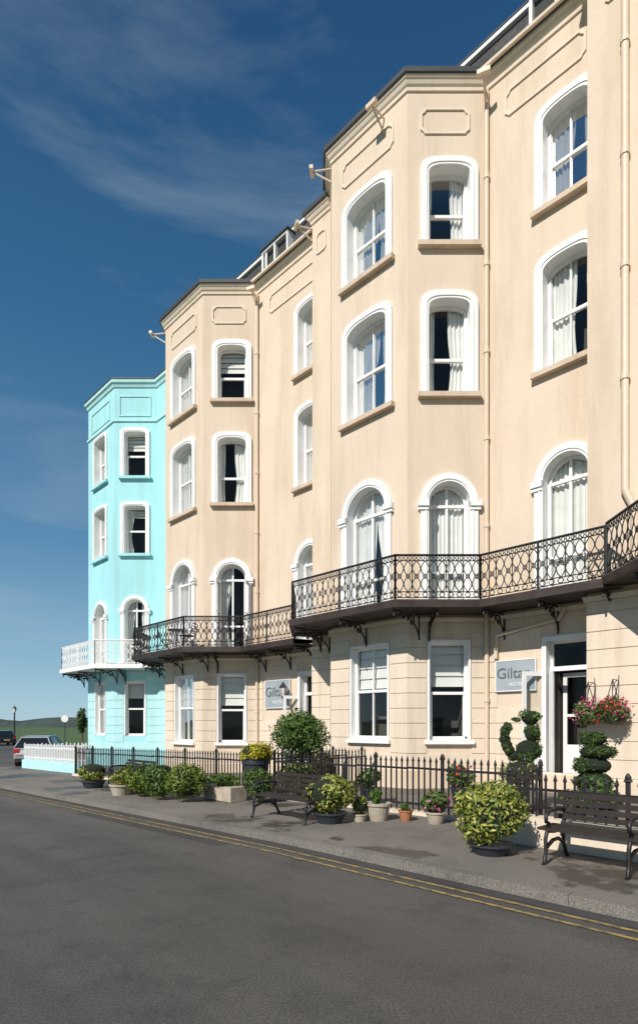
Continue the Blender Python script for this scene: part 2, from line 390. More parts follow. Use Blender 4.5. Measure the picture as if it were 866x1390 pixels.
def balcony(H,i0,i1,zf,railmat,railname='balcony_railing',h=1.03):
    bl=H['balcony_floor']; t=.13
    for i in range(i0,i1):
        a,b,c,d=G[i],G[i+1],O[i+1],O[i]
        for z in (zf,zf-t): bl.poly([(p[0],p[1],z) for p in (a,b,c,d)])
    Q=[Vector(O[i]) for i in range(i0,i1+1)]
    sweep(bl,Q,[(-.02,zf-t-.03),(.05,zf-t-.03),(.05,zf-.02),(.02,zf+.02),(-.02,zf+.02)])
    th=Curves(railname,railmat,.0115); tk=Curves(railname+'_handrail',railmat,.026,1); bk=Curves('balcony_brackets','iron',.022,1)
    V=offset(Q,-.04)
    for j,(p,q) in enumerate(zip(V,V[1:])):
        F=Fr(p,q); n=max(1,round(F.L/.19)); w=F.L/n
        tk.line([F.pt(0,0,zf+h),F.pt(F.L,0,zf+h)])
        for z in (.07,.20,h-.13): th.line([F.pt(0,0,zf+z),F.pt(F.L,0,zf+z)])
        tk.line([F.pt(0,0,zf),F.pt(0,0,zf+h)]); tk.line([F.pt(F.L,0,zf),F.pt(F.L,0,zf+h)])
        if F.L>2.5: tk.line([F.pt(F.L/2,0,zf),F.pt(F.L/2,0,zf+h)])
        lo,hi=.20,h-.13
        for k in range(n):
            c=(k+.5)*w
            for sg in (-1,1):
                pl=[]
                for s in range(17):
                    u=s/16; pl.append(F.pt(c+sg*(w/2)*math.sin(u*math.pi*2)*(.95),0,zf+lo+(hi-lo)*u))
                th.line(pl)
            if k%2: th.line([F.pt(c+w/2,0,zf+lo),F.pt(c+w/2,0,zf+hi)])
            pl=[F.pt(c+.045*math.cos(s*math.pi/4),0,zf+lo+(hi-lo)*.5+.05*math.sin(s*math.pi/4)) for s in range(8)]; th.line(pl,True)
            for cc in (c-w/4,c+w/4):
                pl=[F.pt(cc+.036*math.cos(s*math.pi/3),0,zf+h-.065+.05*math.sin(s*math.pi/3)) for s in range(6)]; th.line(pl,True)
            pl=[F.pt(c+.06*math.cos(s*math.pi/3),0,zf+.135+.055*math.sin(s*math.pi/3)) for s in range(6)]; th.line(pl,True)
        for fa in ([.02,.5,.98] if F.L>2.2 else [.5]):
            a=fa*F.L; z=zf-t-.03
            arc=[F.pt(a,-1.0+.92*(1-math.cos(u*math.pi/16)),z-.55+.5*math.sin(u*math.pi/16)) for u in range(9)]
            bk.line(arc); bk.line([F.pt(a,-1.02,z-.62),F.pt(a,-1.02,z-.02)]); bk.line([F.pt(a,-1.0,z-.03),F.pt(a,-.02,z-.03)])
            sp=[F.pt(a,-.72+(.16-.012*u)*math.cos(u*.6),z-.21+(.16-.012*u)*math.sin(u*.6)) for u in range(13)]; bk.line(sp)
            sp=[F.pt(a,-.38+(.10-.008*u)*math.cos(u*.6),z-.14+(.10-.008*u)*math.sin(u*.6)) for u in range(12)]; bk.line(sp)
            bk.line([F.pt(a,-.06,z-.04),F.pt(a,-.04,z-.16)])
    th.build(H['e']); tk.build(H['e']); bk.build(H['e'])
def pipe(H,pts,r=.055,name='downpipe',collars=True):
    c=Curves(name,'pipe',r,2); c.line(pts); c.build(H['e'])
    if collars:
        k=Curves(name+'_collars','pipe',r+.018,2)
        for p,q in zip(pts,pts[1:]):
            p,q=Vector(p),Vector(q)
            if abs((q-p).z)>3:
                n=int(abs((q-p).z)/1.9)
                for i in range(1,n): 
                    m_=p.lerp(q,i/n); k.line([m_-Vector((0,0,.05)),m_+Vector((0,0,.05))])
        k.build(H['e'])
def hotel(name,pl,dz,loc,wall_win,top=17.34):
    H=mkhouse(name,'cream','cream_light',loc)
    A,Bp,C,D=pl[:4]
    z0=-.9; zf=4.25+dz
    F=Fr(Bp,C); c=F.L/2+.0
    ug=[window(H,F,c+.08,1.2,1.24+dz,3.64+dz,0,m=.05,dep=.2,bars=1,blind=.45,sill=False,mid=.52)]
    box(H['window_surrounds'],F,c+.08-.72,c+.08+.72,0,.12,1.14+dz,1.235+dz)
    uu=[window(H,F,c-.02,1.28,4.45+dz,7.13+dz,.64,2,m=.2,cl=.56,cr=.44,sill=False,impost=True),
        window(H,F,c,1.3,9.66+dz,11.88+dz,.28,2.4,cl=.62,cr=.32),
        window(H,F,c,1.3,13.33+dz,15.16+dz,.28,2.4,cl=.58,cr=.42)]
    face(H,Bp,C,z0,zf,top+dz,ug,uu)
    rustic(H,Bp,C,.55+dz,4.1+dz,[(c+.08-.69,c+.08+.69,1.1+dz,3.72+dz)])
    panel(H,F,F.L/2,1.75,16.08+dz,16.72+dz)
    F=Fr(C,D); c=F.L/2+.05
    ug=[window(H,F,c,.95,1.24+dz,3.64+dz,0,m=.05,dep=.2,bars=0,blind=.45,sill=False,mid=.48)]
    box(H['window_surrounds'],F,c-.6,c+.6,0,.12,1.14+dz,1.235+dz)
    uu=[window(H,F,c,1.0,4.45+dz,7.05+dz,.5,2,m=.2,net=1 if dz==0 else 0,cl=0 if dz==0 else .45,sill=False,impost=True,bars=1),
        window(H,F,c,1.0,9.70+dz,11.80+dz,.22,2.5,bars=0,cl=.22,cr=.45,mid=.42),
        window(H,F,c,1.0,13.37+dz,15.08+dz,.20,2.5,bars=0,cl=.16 if dz==0 else 0,cr=.4 if dz==0 else 0,blind=0 if dz==0 else .4,mid=.46)]
    face(H,C,D,z0,zf,top+dz,ug,uu)
    rustic(H,C,D,.55+dz,4.1+dz,[(c-.56,c+.56,1.1+dz,3.72+dz)])
    panel(H,F,F.L/2-.05,1.2,16.05+dz,16.68+dz)
    face(H,A,Bp,z0,zf,top+dz,[],[]); rustic(H,A,Bp,.55+dz,4.1+dz,[])
    if wall_win is not None:
        E,Ep,Fp=pl[4:7]; cw,cd,wd=wall_win
        F=Fr(D,E)
        dr=door(H,F,cd,wd,.45+dz,3.5+dz)
        uu=[window(H,F,cw,1.0,4.45+dz,7.12+dz,.5,2,m=.2,net=1,sill=False,impost=True,bars=1),
            window(H,F,cw,1.0,9.62+dz,11.82+dz,.24,2.5,cl=.6,cr=.2),
            window(H,F,cw,1.0,13.3+dz,15.2+dz,.24,2.5,cl=.58,cr=.25)]
        face(H,D,E,z0,zf,top+dz,[dr],uu)
        rustic(H,D,E,.55+dz,4.1+dz,[(cd-wd/2-.14,cd+wd/2+.14,-1,3.68+dz),(.3,cd-wd/2,2.2+dz,3.4+dz)])
        panel(H,F,F.L*.55,F.L*.72,16.05+dz,16.68+dz); 
        face(H,E,Ep,z0,zf,top+dz,[],[]); face(H,Ep,Fp,z0,zf,top+dz,[],[]); rustic(H,Ep,Fp,.55+dz,4.1+dz,[])
        F2_=Fr(Ep,Fp); panel(H,F2_,F2_.L/2,F2_.L*.55,16.05+dz,16.68+dz,notch=.06)
        path=[A,Bp,C,D,E,Ep,Fp]
    else:
        face(H,D,pl[4],z0,zf,top+dz,[],[]); path=list(pl)
    T=top+dz
    sweep(H['walls'],path,[(0.0,-.5),(.07,-.5),(.07,.50+dz),(.03,.54+dz),(0,.54+dz)])
    sweep(H['cornice'],path,[(0,4.12+dz),(.05,4.12+dz),(.08,4.22+dz),(0,4.24+dz)])
    sweep(H['cornice'],path,[(0,T-.26),(.04,T-.25),(.05,T-.18),(.09,T-.14),(.13,T-.06),(.16,T-.04),(.17,T+.02),(-.12,T+.02)])
    sweep(H['lead_capping'],path,[(-.15,T+.022),(.22,T+.022),(.23,T+.13),(-.15,T+.17)])
    if wall_win is not None: sweep(H['gutter'],path[3:5],[(.232,T+.02),(.30,T+.02),(.31,T+.08),(.232,T+.08)])
    a_,b_=path[0],path[-1]; s1=18.9-(b_[0]+b_[1]); s0=18.9-(a_[0]+a_[1])
    tess(H['lead_capping'],[(p[0],p[1]) for p in path]+[(b_[0]+s1/2,b_[1]+s1/2),(a_[0]+s0/2,a_[1]+s0/2)],[],lambda x,y:(x,y,T-.02))
    return H,T
def mansard(H,P,Q,zt,hh=1.6,dorm=()):
    F=Fr(P,Q); L=F.L
    prof=[(-.22,zt-.01),(-.22,zt+.12),(-.62,zt+hh),(-9,zt+hh),(-9,-1)]
    S=H['slate_roof']
    for (b0,a0),(b1,a1) in zip(prof,prof[1:]): S.poly([F.pt(0,b0,a0),F.pt(L,b0,a0),F.pt(L,b1,a1),F.pt(0,b1,a1)])
    for a in (0.003,L-.003): S.poly([F.pt(a,b,z) for b,z in prof])
    W=H['roof_trim']
    box(W,F,0,L,-.66,-.5,zt+hh-.05,zt+hh+.06); box(H['lead_capping'],F,0,L,-.9,-.48,zt+hh+.061,zt+hh+.10)
    for (a,w) in dorm:
        z0,z1=zt+.5,zt+hh-.25; b1=-.24
        box(W,F,a-w/2,a+w/2,b1-.5,b1,z0-.06,z0); box(W,F,a-w/2,a+w/2,b1-.5,b1,z1,z1+.08)
        for x in (a-w/2,a-.04,a+w/2-.08): box(W,F,x,x+.08,b1-.5,b1-.01,z0,z1)
        H['window_glass'].poly([F.pt(a-w/2,b1-.05,z0),F.pt(a+w/2,b1-.05,z0),F.pt(a+w/2,b1-.05,z1),F.pt(a-w/2,b1-.05,z1)])
        H['rooms'].poly([F.pt(a-w/2,b1-.15,z0),F.pt(a+w/2,b1-.15,z0),F.pt(a+w/2,b1-.15,z1),F.pt(a-w/2,b1-.15,z1)])
        box(H['lead_capping'],F,a-w/2-.05,a+w/2+.05,b1-.6,b1+.06,z1+.081,z1+.13)
def arm(H,P,d,z,ln=.6):
    c=Curves('floodlight_arm','pipe',.025,1); P=Vector(P); d=Vector(d).normalized()
    q=P+d*ln
    c.line([(P.x,P.y,z-.35),(q.x,q.y,z)]); c.line([(P.x,P.y,z+.02),(q.x,q.y,z)]); c.build(H['e'])
    b=B('pipe'); n=Vector((-d.y,d.x)); F=Fr(q-n*.15,q+n*.15); box(b,F,0,.30,-.05,.05,z-.04,z+.06); b.build('floodlight',H['e'])

H1,T1=hotel('hotel_building',[F2,B1,C1,D1,E1,E1p,F1],0,(3,14,0),(1.93,1.99,.98))
mansard(H1,A1,A0,T1,dorm=((6.9,1.3),))
balcony(H1,8,12,4.42,'iron')
H2,T2=hotel('hotel_building',[A2,B2,C2,D2,E2,E2p,F2],-.25,(-3,20,0),(2.65,2.72,1.0))
mansard(H2,A2,A1,T2,dorm=((5.9,1.4),))
balcony(H2,4,8,4.22,'iron')
H0,T0=hotel('hotel_building',[F1,B0,C0,D0,Z0],.05,(9,8,0),None)
mansard(H0,A0,Z0,T0); balcony(H0,12,16,4.47,'iron')
pipe(H1,[(D1[0]-.02,D1[1]-.1,T1-.3),(D1[0]-.02,D1[1]-.1,.1)])
pipe(H1,[(D1[0]+.15,D1[1]-.27,3.2),(D1[0]+.15,D1[1]-.30,3.75),(D1[0]+1.2,D1[1]-1.36,3.95),(D1[0]+1.3,D1[1]-1.45,4.2)],.05,collars=False)
pipe(H2,[(D2[0]-.02,D2[1]-.1,T2-.3),(D2[0]-.02,D2[1]-.1,.0)],.06)
c_=Curves('vent_pipe','white',.05,2); c_.line([(D2[0]+.3,D2[1]+.15,T2),(D2[0]+.3,D2[1]+.15,T2+1.5)]); c_.build(H2['e'])
px,py=5.496+.46,11.74-.46-.12
pipe(H1,[(px,py,T1-.2),(px,py,6.2),(px+.12,py-.12,5.8),(px+.12,py-.12,4.5)],.075)
arm(H1,B1,(-1,.1),16.95,.55); arm(H1,((B1[0]+C1[0])/2+.4,(B1[1]+C1[1])/2-.4),(-1,-1),16.95,.5); arm(H1,D1,(-.4,-1),16.95,.6)
arm(H2,B2,(-1,.1),16.7,.55); arm(H2,D2,(-.4,-1),16.7,.5); arm(H2,E2p,(-1,-.3),16.7,.5)
Fc=Fr(C2,D2); cc=Fc.L/2+.05
for sg in (-1,1):
    Lf=Fr(Fc.pt(cc+sg*.42,-.2,0)[:2],Fc.pt(cc+sg*.52,.32,0)[:2]); T_=H2['door']
    za,zb_=4.26,6.75
    box(T_,Lf,0,.07,-.02,.02,za,zb_); box(T_,Lf,Lf.L-.07,Lf.L,-.02,.02,za,zb_); box(T_,Lf,.07,Lf.L-.07,-.018,.018,za,za+.6); box(T_,Lf,.07,Lf.L-.07,-.018,.018,zb_-.09,zb_); box(T_,Lf,.07,Lf.L-.07,-.015,.015,5.6,5.64)
def sign(F,a0,a1,z0,z1):
    e=empty('hotel_sign',F.pt(a0,0,z0)); b=B('sign'); box(b,F,a0,a1,.03,.07,z0,z1); b.build('board',e)
    b=B('white'); 
    for (x0,x1,y0,y1) in ((a0-.02,a1+.02,z0-.02,z0),(a0-.02,a1+.02,z1,z1+.02),(a0-.02,a0,z0,z1),(a1,a1+.02,z0,z1)): box(b,F,x0,x1,.03,.08,y0,y1)
    b.build('frame',e)
    for txt,size,fx,fz,mt in (('Giltar',(z1-z0)*.50,.44,.42,'signdark'),('HOTEL',(z1-z0)*.16,.52,.15,'signtext')):
        t=bpy.data.curves.new('lettering','FONT'); t.body=txt; t.size=size; t.align_x='CENTER'; t.extrude=.004; t.materials.append(M[mt])
        ob=bpy.data.objects.new('lettering',t); COL.objects.link(ob)
        p=F.pt(a0+(a1-a0)*fx,.078,z0+(z1-z0)*fz)
        par(ob,e)
        ob.matrix_basis=Matrix(((F.e.x,0,F.n.x,p[0]),(F.e.y,0,F.n.y,p[1]),(0,1,0,p[2]),(0,0,0,1)))
sign(Fr(D1,E1),.30,1.26,2.42,3.12); sign(Fr(D2,E2),.5,1.75,2.2,3.12)
for H in (H1,H2,H0): finish(H)

H=mkhouse('turquoise_townhouse','turq','turq_l',(-9,26,0),'turq_l'); H['balcony_floor'].mat='white'
T=16.75; z0=-1; zf=4.0
F=Fr(B3,C3); c=F.L/2
ug=[window(H,F,c,1.0,1.15,3.5,0,m=.06,dep=.2,blind=.3,sill=False)]
uu=[window(H,F,c,1.1,4.2,6.55,.55,2,m=.17,net=1,sill=False,impost=True),window(H,F,c,1.1,9.2,11.3,.12,3,m=.17,bars=0,cl=.5),window(H,F,c,1.1,12.6,14.55,.12,3,m=.17,bars=0,cl=.5,cr=.3)]
face(H,B3,C3,z0,zf,T,ug,uu); rustic(H,B3,C3,.5,3.95,[(c-.6,c+.6,1.1,3.6)])
panel(H,F,c,1.9,15.2,16.1,notch=.001)
F=Fr(C3,D3); c=F.L/2-.03
ug=[window(H,F,c,.85,1.15,3.5,0,m=.06,dep=.2,bars=0,blind=.3,sill=False)]
uu=[window(H,F,c,.9,4.2,6.7,.45,2,m=.17,cl=.4,cr=.3,sill=False,impost=True),window(H,F,c,.95,9.15,11.15,.12,3,m=.17,bars=0,cl=.35,blind=.2),window(H,F,c,.95,12.55,14.4,.12,3,m=.17,bars=0,blind=.35)]
face(H,C3,D3,z0,zf,T,ug,uu); rustic(H,C3,D3,.5,3.95,[(c-.52,c+.52,1.1,3.6)])
panel(H,F,c,1.4,15.2,16.1,notch=.001)
face(H,A3,B3,z0,zf,T,[],[]); face(H,D3,A2,z0,zf,T,[],[]); rustic(H,D3,A2,.5,3.95,[])
s9=(A3[0]+6.4,A3[1]+6.4); face(H,s9,A3,z0,zf,T,[],[])
path=[s9,A3,B3,C3,D3,A2]
sweep(H['cornice'],path,[(0,T-.3),(.05,T-.28),(.1,T-.15),(.16,T-.12),(.17,T),(-.1,T)])
sweep(H['lead_capping'],path,[(-.12,T+.003),(.19,T+.003),(.19,T+.06),(-.12,T+.06)])
sweep(H['cornice'],path,[(0,14.95),(.06,14.97),(.06,15.06),(0,15.08)])
tess(H['lead_capping'],[(p[0],p[1]) for p in path]+[(A2[0]+6.4,A2[1]+6.4)],[],lambda x,y:(x,y,T-.05))
H['walls'].poly([(s9[0],s9[1],-1),(A2[0]+6.4,A2[1]+6.4,-1),(A2[0]+6.4,A2[1]+6.4,T),(s9[0],s9[1],T)])
sweep(H['walls'],path,[(0,-.8),(.06,-.8),(.06,.45),(0,.48)])
balcony(H,0,4,4.17,'white')
finish(H)

def chair(x,y,z,ang):
    e=empty('balcony_chair',(x,y,z)); c=Curves('frame','iron',.014,1); ca,sa=math.cos(ang),math.sin(ang)
    t=lambda a,b,h:(x+a*ca-b*sa,y+a*sa+b*ca,z+h)
    for b_ in (-.2,.2):
        c.line([t(.25,b_,0),t(-.2,b_,.45),t(-.28,b_,.85)]); c.line([t(-.25,b_,0),t(.22,b_,.45)]); c.line([t(.22,b_,.45),t(-.2,b_,.45)])
    for i in range(6): c.line([t(-.2+.08*i,-.2,.45),t(-.2+.08*i,.2,.45)])
    for i in range(5): c.line([t(-.21-.017*i,-.2,.52+.08*i),t(-.21-.017*i,.2,.52+.08*i)])
    c.build(e)
chair(-5.5,20.6,4.22,.2); chair(-4.5,19.65,4.22,2.9)
e=empty('balcony_table',(-5.0,20.1,4.22)); b=B('iron'); lathe(b,(-5.0,20.1,4.22),[(.2,0),(.02,.03),(.02,.7),(.32,.71),(.32,.73)],16); b.build('pedestal_and_top',e)

# ---------------------------------------------------------------- plants
def leaf_mesh(name,mat,pts,nrm,size,parent,elong=1.5):
    n=len(pts); t=rng.normal(size=(n,3)); u=np.cross(nrm,t); u/=np.linalg.norm(u,axis=1)[:,None]+1e-9; w=np.cross(nrm,u)
    w/=np.linalg.norm(w,axis=1)[:,None]+1e-9
    s=(size*rng.uniform(.6,1.3,size=n))[:,None]
    v=np.stack([pts-u*s*elong,pts-w*s*.6+nrm*s*.15,pts+u*s*elong,pts+w*s*.6+nrm*s*.15],1).reshape(-1,3)
    me=bpy.data.meshes.new(name); me.vertices.add(4*n); me.vertices.foreach_set('co',v.ravel())
    me.loops.add(4*n); me.loops.foreach_set('vertex_index',np.arange(4*n,dtype=np.int32)); me.polygons.add(n)
    me.polygons.foreach_set('loop_start',np.arange(0,4*n,4,dtype=np.int32)); me.update(calc_edges=True); me.validate()
    me.materials.append(M[mat]); ob=bpy.data.objects.new(name,me); COL.objects.link(ob); par(ob,parent); return ob
def blob_points(c,r,n,lumps=9,lr=.5):
    c=np.array(c); r=np.array(r); P=[];Nn=[]
    for i in range(lumps):
        d=rng.normal(size=3); d/=np.linalg.norm(d); cc=c+d*r*(1-lr)*rng.uniform(.7,1.1); rr=r*lr*rng.uniform(.75,1.15)
        k=n//lumps; q=rng.normal(size=(k,3)); q/=np.linalg.norm(q,axis=1)[:,None]
        rad=rng.uniform(.65,1.08,size=(k,1))
        P.append(cc+q*rr*rad); nn=q+rng.normal(size=(k,3))*.55; nn/=np.linalg.norm(nn,axis=1)[:,None]; Nn.append(nn)
    return np.concatenate(P),np.concatenate(Nn)
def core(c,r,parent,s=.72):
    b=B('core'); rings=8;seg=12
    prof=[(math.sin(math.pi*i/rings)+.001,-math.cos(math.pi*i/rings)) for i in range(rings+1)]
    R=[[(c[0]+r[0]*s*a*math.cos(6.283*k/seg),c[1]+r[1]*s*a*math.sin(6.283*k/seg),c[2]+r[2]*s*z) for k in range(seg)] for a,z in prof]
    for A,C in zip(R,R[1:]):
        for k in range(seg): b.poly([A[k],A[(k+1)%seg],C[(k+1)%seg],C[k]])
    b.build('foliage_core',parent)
def clump(e,c,r,n,mat,size,lumps=8,hc=True):
    P,Q=blob_points(c,r,n,lumps); leaf_mesh('foliage',mat,P,Q,size,e)
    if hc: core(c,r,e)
def bush(name,x,y,r,h,mat,n=3500,size=.03,pot=None,z=None,potr=.2,poth=.25,lumps=10,flowers=None,hasCore=True):
    g0=gz(x,y)+.1 if z is None else z
    e=empty(name,(x,y,g0)); base=g0
    if pot:
        b=B(pot); lathe(b,(x,y,base),[(potr*.72,0),(potr*.98,poth*.85),(potr*1.08,poth*.86),(potr*1.08,poth),(potr*.9,poth),(potr*.85,poth*.93)]); b.build('pot',e,True); base+=poth*.8
    c=(x,y,base+h/2); rr=(r,r,h/2)
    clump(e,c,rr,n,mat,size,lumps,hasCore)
    if flowers:
        fm,fn=flowers; P,Q=blob_points(c,tuple(k*1.08 for k in rr),fn,lumps); leaf_mesh('flowers',fm,P,Q,size*1.1,e,1.0)
    return e
bush('potted_variegated_shrub',2.0,6.68,.45,.76,'leafvar',8500,.022,'darkpot',potr=.25,poth=.13,lumps=26)
bush('potted_variegated_shrub',.17,8.85,.42,.64,'leafvar',7000,.022,'darkpot',potr=.25,poth=.17,lumps=22)
bush('potted_plant',.64,8.95,.15,.3,'leafvar',900,.022,'stone',potr=.11,poth=.12)
bush('potted_plant',.93,9.05,.13,.3,'leaf',600,.03,'stone',potr=.2,poth=.28,hasCore=False)
bush('potted_plant',1.36,9.0,.1,.15,'leaf',300,.02,'terra',potr=.11,poth=.17,hasCore=False)
bush('potted_geranium',1.78,8.75,.24,.36,'leaf',1000,.028,'stone',potr=.15,poth=.18,flowers=('fl_pink',130),hasCore=False)
bush('shrub',-2.72,11.75,.48,.85,'leaflime',6500,.024,lumps=22)
bush('shrub',-3.35,12.25,.46,.86,'leaf',5000,.024,lumps=18)
bush('shrub',-3.95,12.9,.48,.86,'leaflime',4500,.026,lumps=18)
bush('shrub',-4.5,13.7,.42,.75,'leaf',3000,.026,lumps=12)
bush('potted_shrub',-4.55,13.2,.28,.4,'leafvar',1600,.024,'stone',potr=.26,poth=.25)
bush('potted_shrub',-5.9,15.0,.42,.55,'leafvar',3200,.026,'darkpot',potr=.3,poth=.2)
bush('potted_yellow_shrub',-1.42,12.9,.46,.56,'leafyel',4000,.022,'darkpot',potr=.3,poth=.82,lumps=16)
bush('shrub',-1.2,11.45,.36,.74,'leaf',4000,.028,lumps=16)
bush('shrub',.1,12.6,.36,1.1,'leafred',2500,.028)
bush('shrub',-.45,12.4,.45,.85,'leaflime',2500,.032)
bush('potted_plant',1.0,11.2,.26,.45,'leaf',900,.05,'darkpot',potr=.18,poth=.3,hasCore=False)
bush('potted_plant',2.55,10.3,.30,.55,'leaf',1000,.035,'darkpot',potr=.18,poth=.4,flowers=('fl_red',90),hasCore=False)
bush('potted_plant',3.05,9.0,.22,.3,'leaf',900,.03,'terra',potr=.15,poth=.3,flowers=('fl_red',60),hasCore=False)
bush('potted_plant',3.7,8.3,.25,.35,'leaf',900,.035,'darkpot',potr=.15,poth=.3,hasCore=False)
bush('potted_plant',4.1,8.2,.25,.45,'leafdark',900,.035,'darkpot',potr=.15,poth=.3,hasCore=False)
def tree(name,x,y,h,cr,ch,mat,n,trunk=.05,size=.035,lumps=18,z=None):
    g0=gz(x,y)+.1 if z is None else z; e=empty(name,(x,y,g0))
    for i in range(7):
        c=Curves('branch','bark',trunk*(1 if i==0 else .5),1)
        a=random.random()*6.28; zz=h-ch*.5
        pts=[(x,y,g0),(x+.02,y,g0+(zz)*.5),(x+cr*.6*math.cos(a)*(i>0),y+cr*.6*math.sin(a)*(i>0),g0+zz+ch*.25*random.random())]
        c.line(pts)
        for k,q in enumerate(c.c.splines[0].points): q.radius=(1.3,.9,.4)[k]
        c.build(e)
    P,Q=blob_points((x,y,g0+h-ch/2),(cr,cr,ch/2),n,lumps,.38); leaf_mesh('foliage',mat,P,Q,size,e)
tree('small_tree',-.42,12.9,1.95,.78,1.2,'leaf',6000,size=.03,lumps=38)
tree('small_tree',-18.6,45,3.5,.42,2.2,'leafdark',1500,.06,.07,z=-.4)
# bird-shaped topiary by the entrance
tx,ty=3.60,10.2
e=empty('bird_topiary',(tx,ty,.1))
b=B('stone'); lathe(b,(tx,ty,.1),[(.18,0),(.24,.4),(.26,.4),(.26,.46),(.2,.46)]); b.build('pot',e,True)
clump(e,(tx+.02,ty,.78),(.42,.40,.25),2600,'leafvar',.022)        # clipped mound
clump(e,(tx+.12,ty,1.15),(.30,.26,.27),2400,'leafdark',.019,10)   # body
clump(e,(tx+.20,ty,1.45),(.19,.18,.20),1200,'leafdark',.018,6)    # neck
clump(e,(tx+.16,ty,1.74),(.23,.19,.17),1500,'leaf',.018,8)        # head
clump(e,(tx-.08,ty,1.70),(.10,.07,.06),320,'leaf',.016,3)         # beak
for k in range(6):                                                 # upright tail on the left
    t=k/5; clump(e,(tx-.14-.16*math.sin(t*2.4),ty,1.06+.50*t),(.14-.03*t,.13,.13),480,'leafdark',.017,4)
e=empty('tiered_topiary',(4.6,9.6,.1))
b=B('darkpot'); lathe(b,(4.6,9.6,.1),[(.18,0),(.24,.4),(.26,.4),(.26,.46),(.2,.46)]); b.build('pot',e,True)
for zz,r,h in ((.68,.39,.21),(.93,.38,.2),(1.15,.36,.2),(1.36,.28,.17)): clump(e,(4.62+random.uniform(-.05,.05),9.6,zz),(r,r,h),2100,'leafdark',.02,10)
for (x,y,z,fm) in ((5.28,11.25,1.60,'fl_pink'),(5.66,11.05,1.64,'fl_red')):
    e=empty('hanging_flower_basket',(x,y,z)); b=B('darkpot'); lathe(b,(x,y,z),[(.05,0),(.16,.1),(.2,.24),(.17,.24)]); b.build('basket',e,True)
    P,Q=blob_points((x,y,z+.24),(.33,.33,.32),2000,14); leaf_mesh('foliage','leaf',P,Q,.024,e)
    P,Q=blob_points((x,y,z+.28),(.37,.37,.33),440,14); leaf_mesh('flowers',fm,P,Q,.027,e,1.0)
    P,Q=blob_points((x,y,z+.28),(.37,.37,.33),200,14); leaf_mesh('flowers','fl_red' if fm=='fl_pink' else 'fl_pink',P,Q,.025,e,1.0)
    c=Curves('chains_and_bracket','iron',.008,1)
    for k in range(3): c.line([(x+.18*math.cos(k*2.1),y+.18*math.sin(k*2.1),z+.24),(x,y,z+.85)])
    wx,wy=x+.25,y+.25
    c.line([(x,y,z+.85),(wx,wy,z+.85)]); c.line([(wx,wy,z+.5),(wx,wy,z+.95)])
    c.line([(x+.25-.25*math.cos(t*.2),y+.25-.25*math.cos(t*.2),z+.6+.25*math.sin(t*.2)) for t in range(9)]); c.build(e)

# ---------------------------------------------------------------- railings
def railing(name,P,Q,h=.82,base=0,plinth=None,white=False,spacing=.115):
    F=Fr(P,Q); zc=lambda a:gz(*F.pt(a,0,0)[:2])+.1+base
    e=empty(name,(P[0],P[1],zc(0))); b=B('white' if white else 'iron')
    n=int(F.L/spacing)
    for i in range(n+1):
        a=i*F.L/n; z=zc(a); r=.011 if not white else .03; big=(i%12==0)
        if big and not white: r=.022
        t=.02 if white else r
        H_=h+(.05 if big else 0)
        box(b,F,a-r,a+r,-min(t,r),min(t,r),z,z+H_)
        tp=F.pt(a,0,z+H_+(.11 if not white else .06)); w=r*2.0 if not white else r
        q=[F.pt(a-w,0-w*.6,z+H_+.02),F.pt(a+w,-w*.6,z+H_+.02),F.pt(a+w,w*.6,z+H_+.02),F.pt(a-w,w*.6,z+H_+.02)]
        for k in range(4): b.poly([q[k],q[(k+1)%4],tp])
        bt=F.pt(a,0,z+H_-.02)
        for k in range(4): b.poly([q[k],q[(k+1)%4],bt])
        if big and not white: lathe(b,F.pt(a,0,z+H_+.05),[(.01,-.04),(.035,0),(.035,.02),(.01,.06)],8)
    segs=max(1,int(F.L/1.0))
    for i in range(segs):
        a0,a1=i*F.L/segs,(i+1)*F.L/segs; z=zc((a0+a1)/2)
        for zz in (.1,h-.12): box(b,F,a0,a1+.002*(i%2),-.02,.012+.001*(i%2),z+zz,z+zz+.035)
    b.build('bars',e)
    if plinth:
        p=B(plinth)
        for i in range(segs):
            a0,a1=i*F.L/segs,(i+1)*F.L/segs; z=zc((a0+a1)/2); box(p,F,a0,a1,-.12,.12,z-base-.4,z-.0-.004*(i%2))
        p.build('plinth_wall',e)
    return e
railing('iron_railing',sd(11.3,28)[:2],sd(11.3,14.6)[:2],plinth='cream_light',base=.06)
railing('iron_railing',sd(11.3,13.2)[:2],sd(11.3,5.0)[:2],plinth='cream_light',base=.06)
railing('iron_railing',sd(11.3,5.0)[:2],sd(9.9,5.0)[:2],plinth='cream_light',base=.2,h=.66)
railing('iron_railing',sd(9.9,4.95)[:2],sd(9.9,-3)[:2],plinth='cream_light',base=.36,h=.44)
railing('iron_railing',sd(11.3,14.6)[:2],sd(16.0,14.6)[:2],base=.06); railing('iron_railing',sd(11.3,13.2)[:2],sd(15.5,13.2)[:2],base=.06)
railing('white_picket_fence',sd(12,37.3)[:2],sd(12,28.4)[:2],h=.62,base=.35,plinth='turq_l',white=True,spacing=.17)
railing('white_picket_fence',sd(17.5,37.3)[:2],sd(12,37.3)[:2],h=.62,base=.35,plinth='turq_l',white=True,spacing=.17)
e=empty('stone_planter',(-1.75,11.9,.07)); b=B('stone'); F=Fr((-2.3,12.3),(-1.6,11.6)); box(b,F,0,.95,-.2,.2,.05,.34); b.build('trough',e)
P,Q=blob_points((-1.95,11.95,.45),(.4,.4,.16),1200,9); leaf_mesh('plants','leaf',P,Q,.025,e)

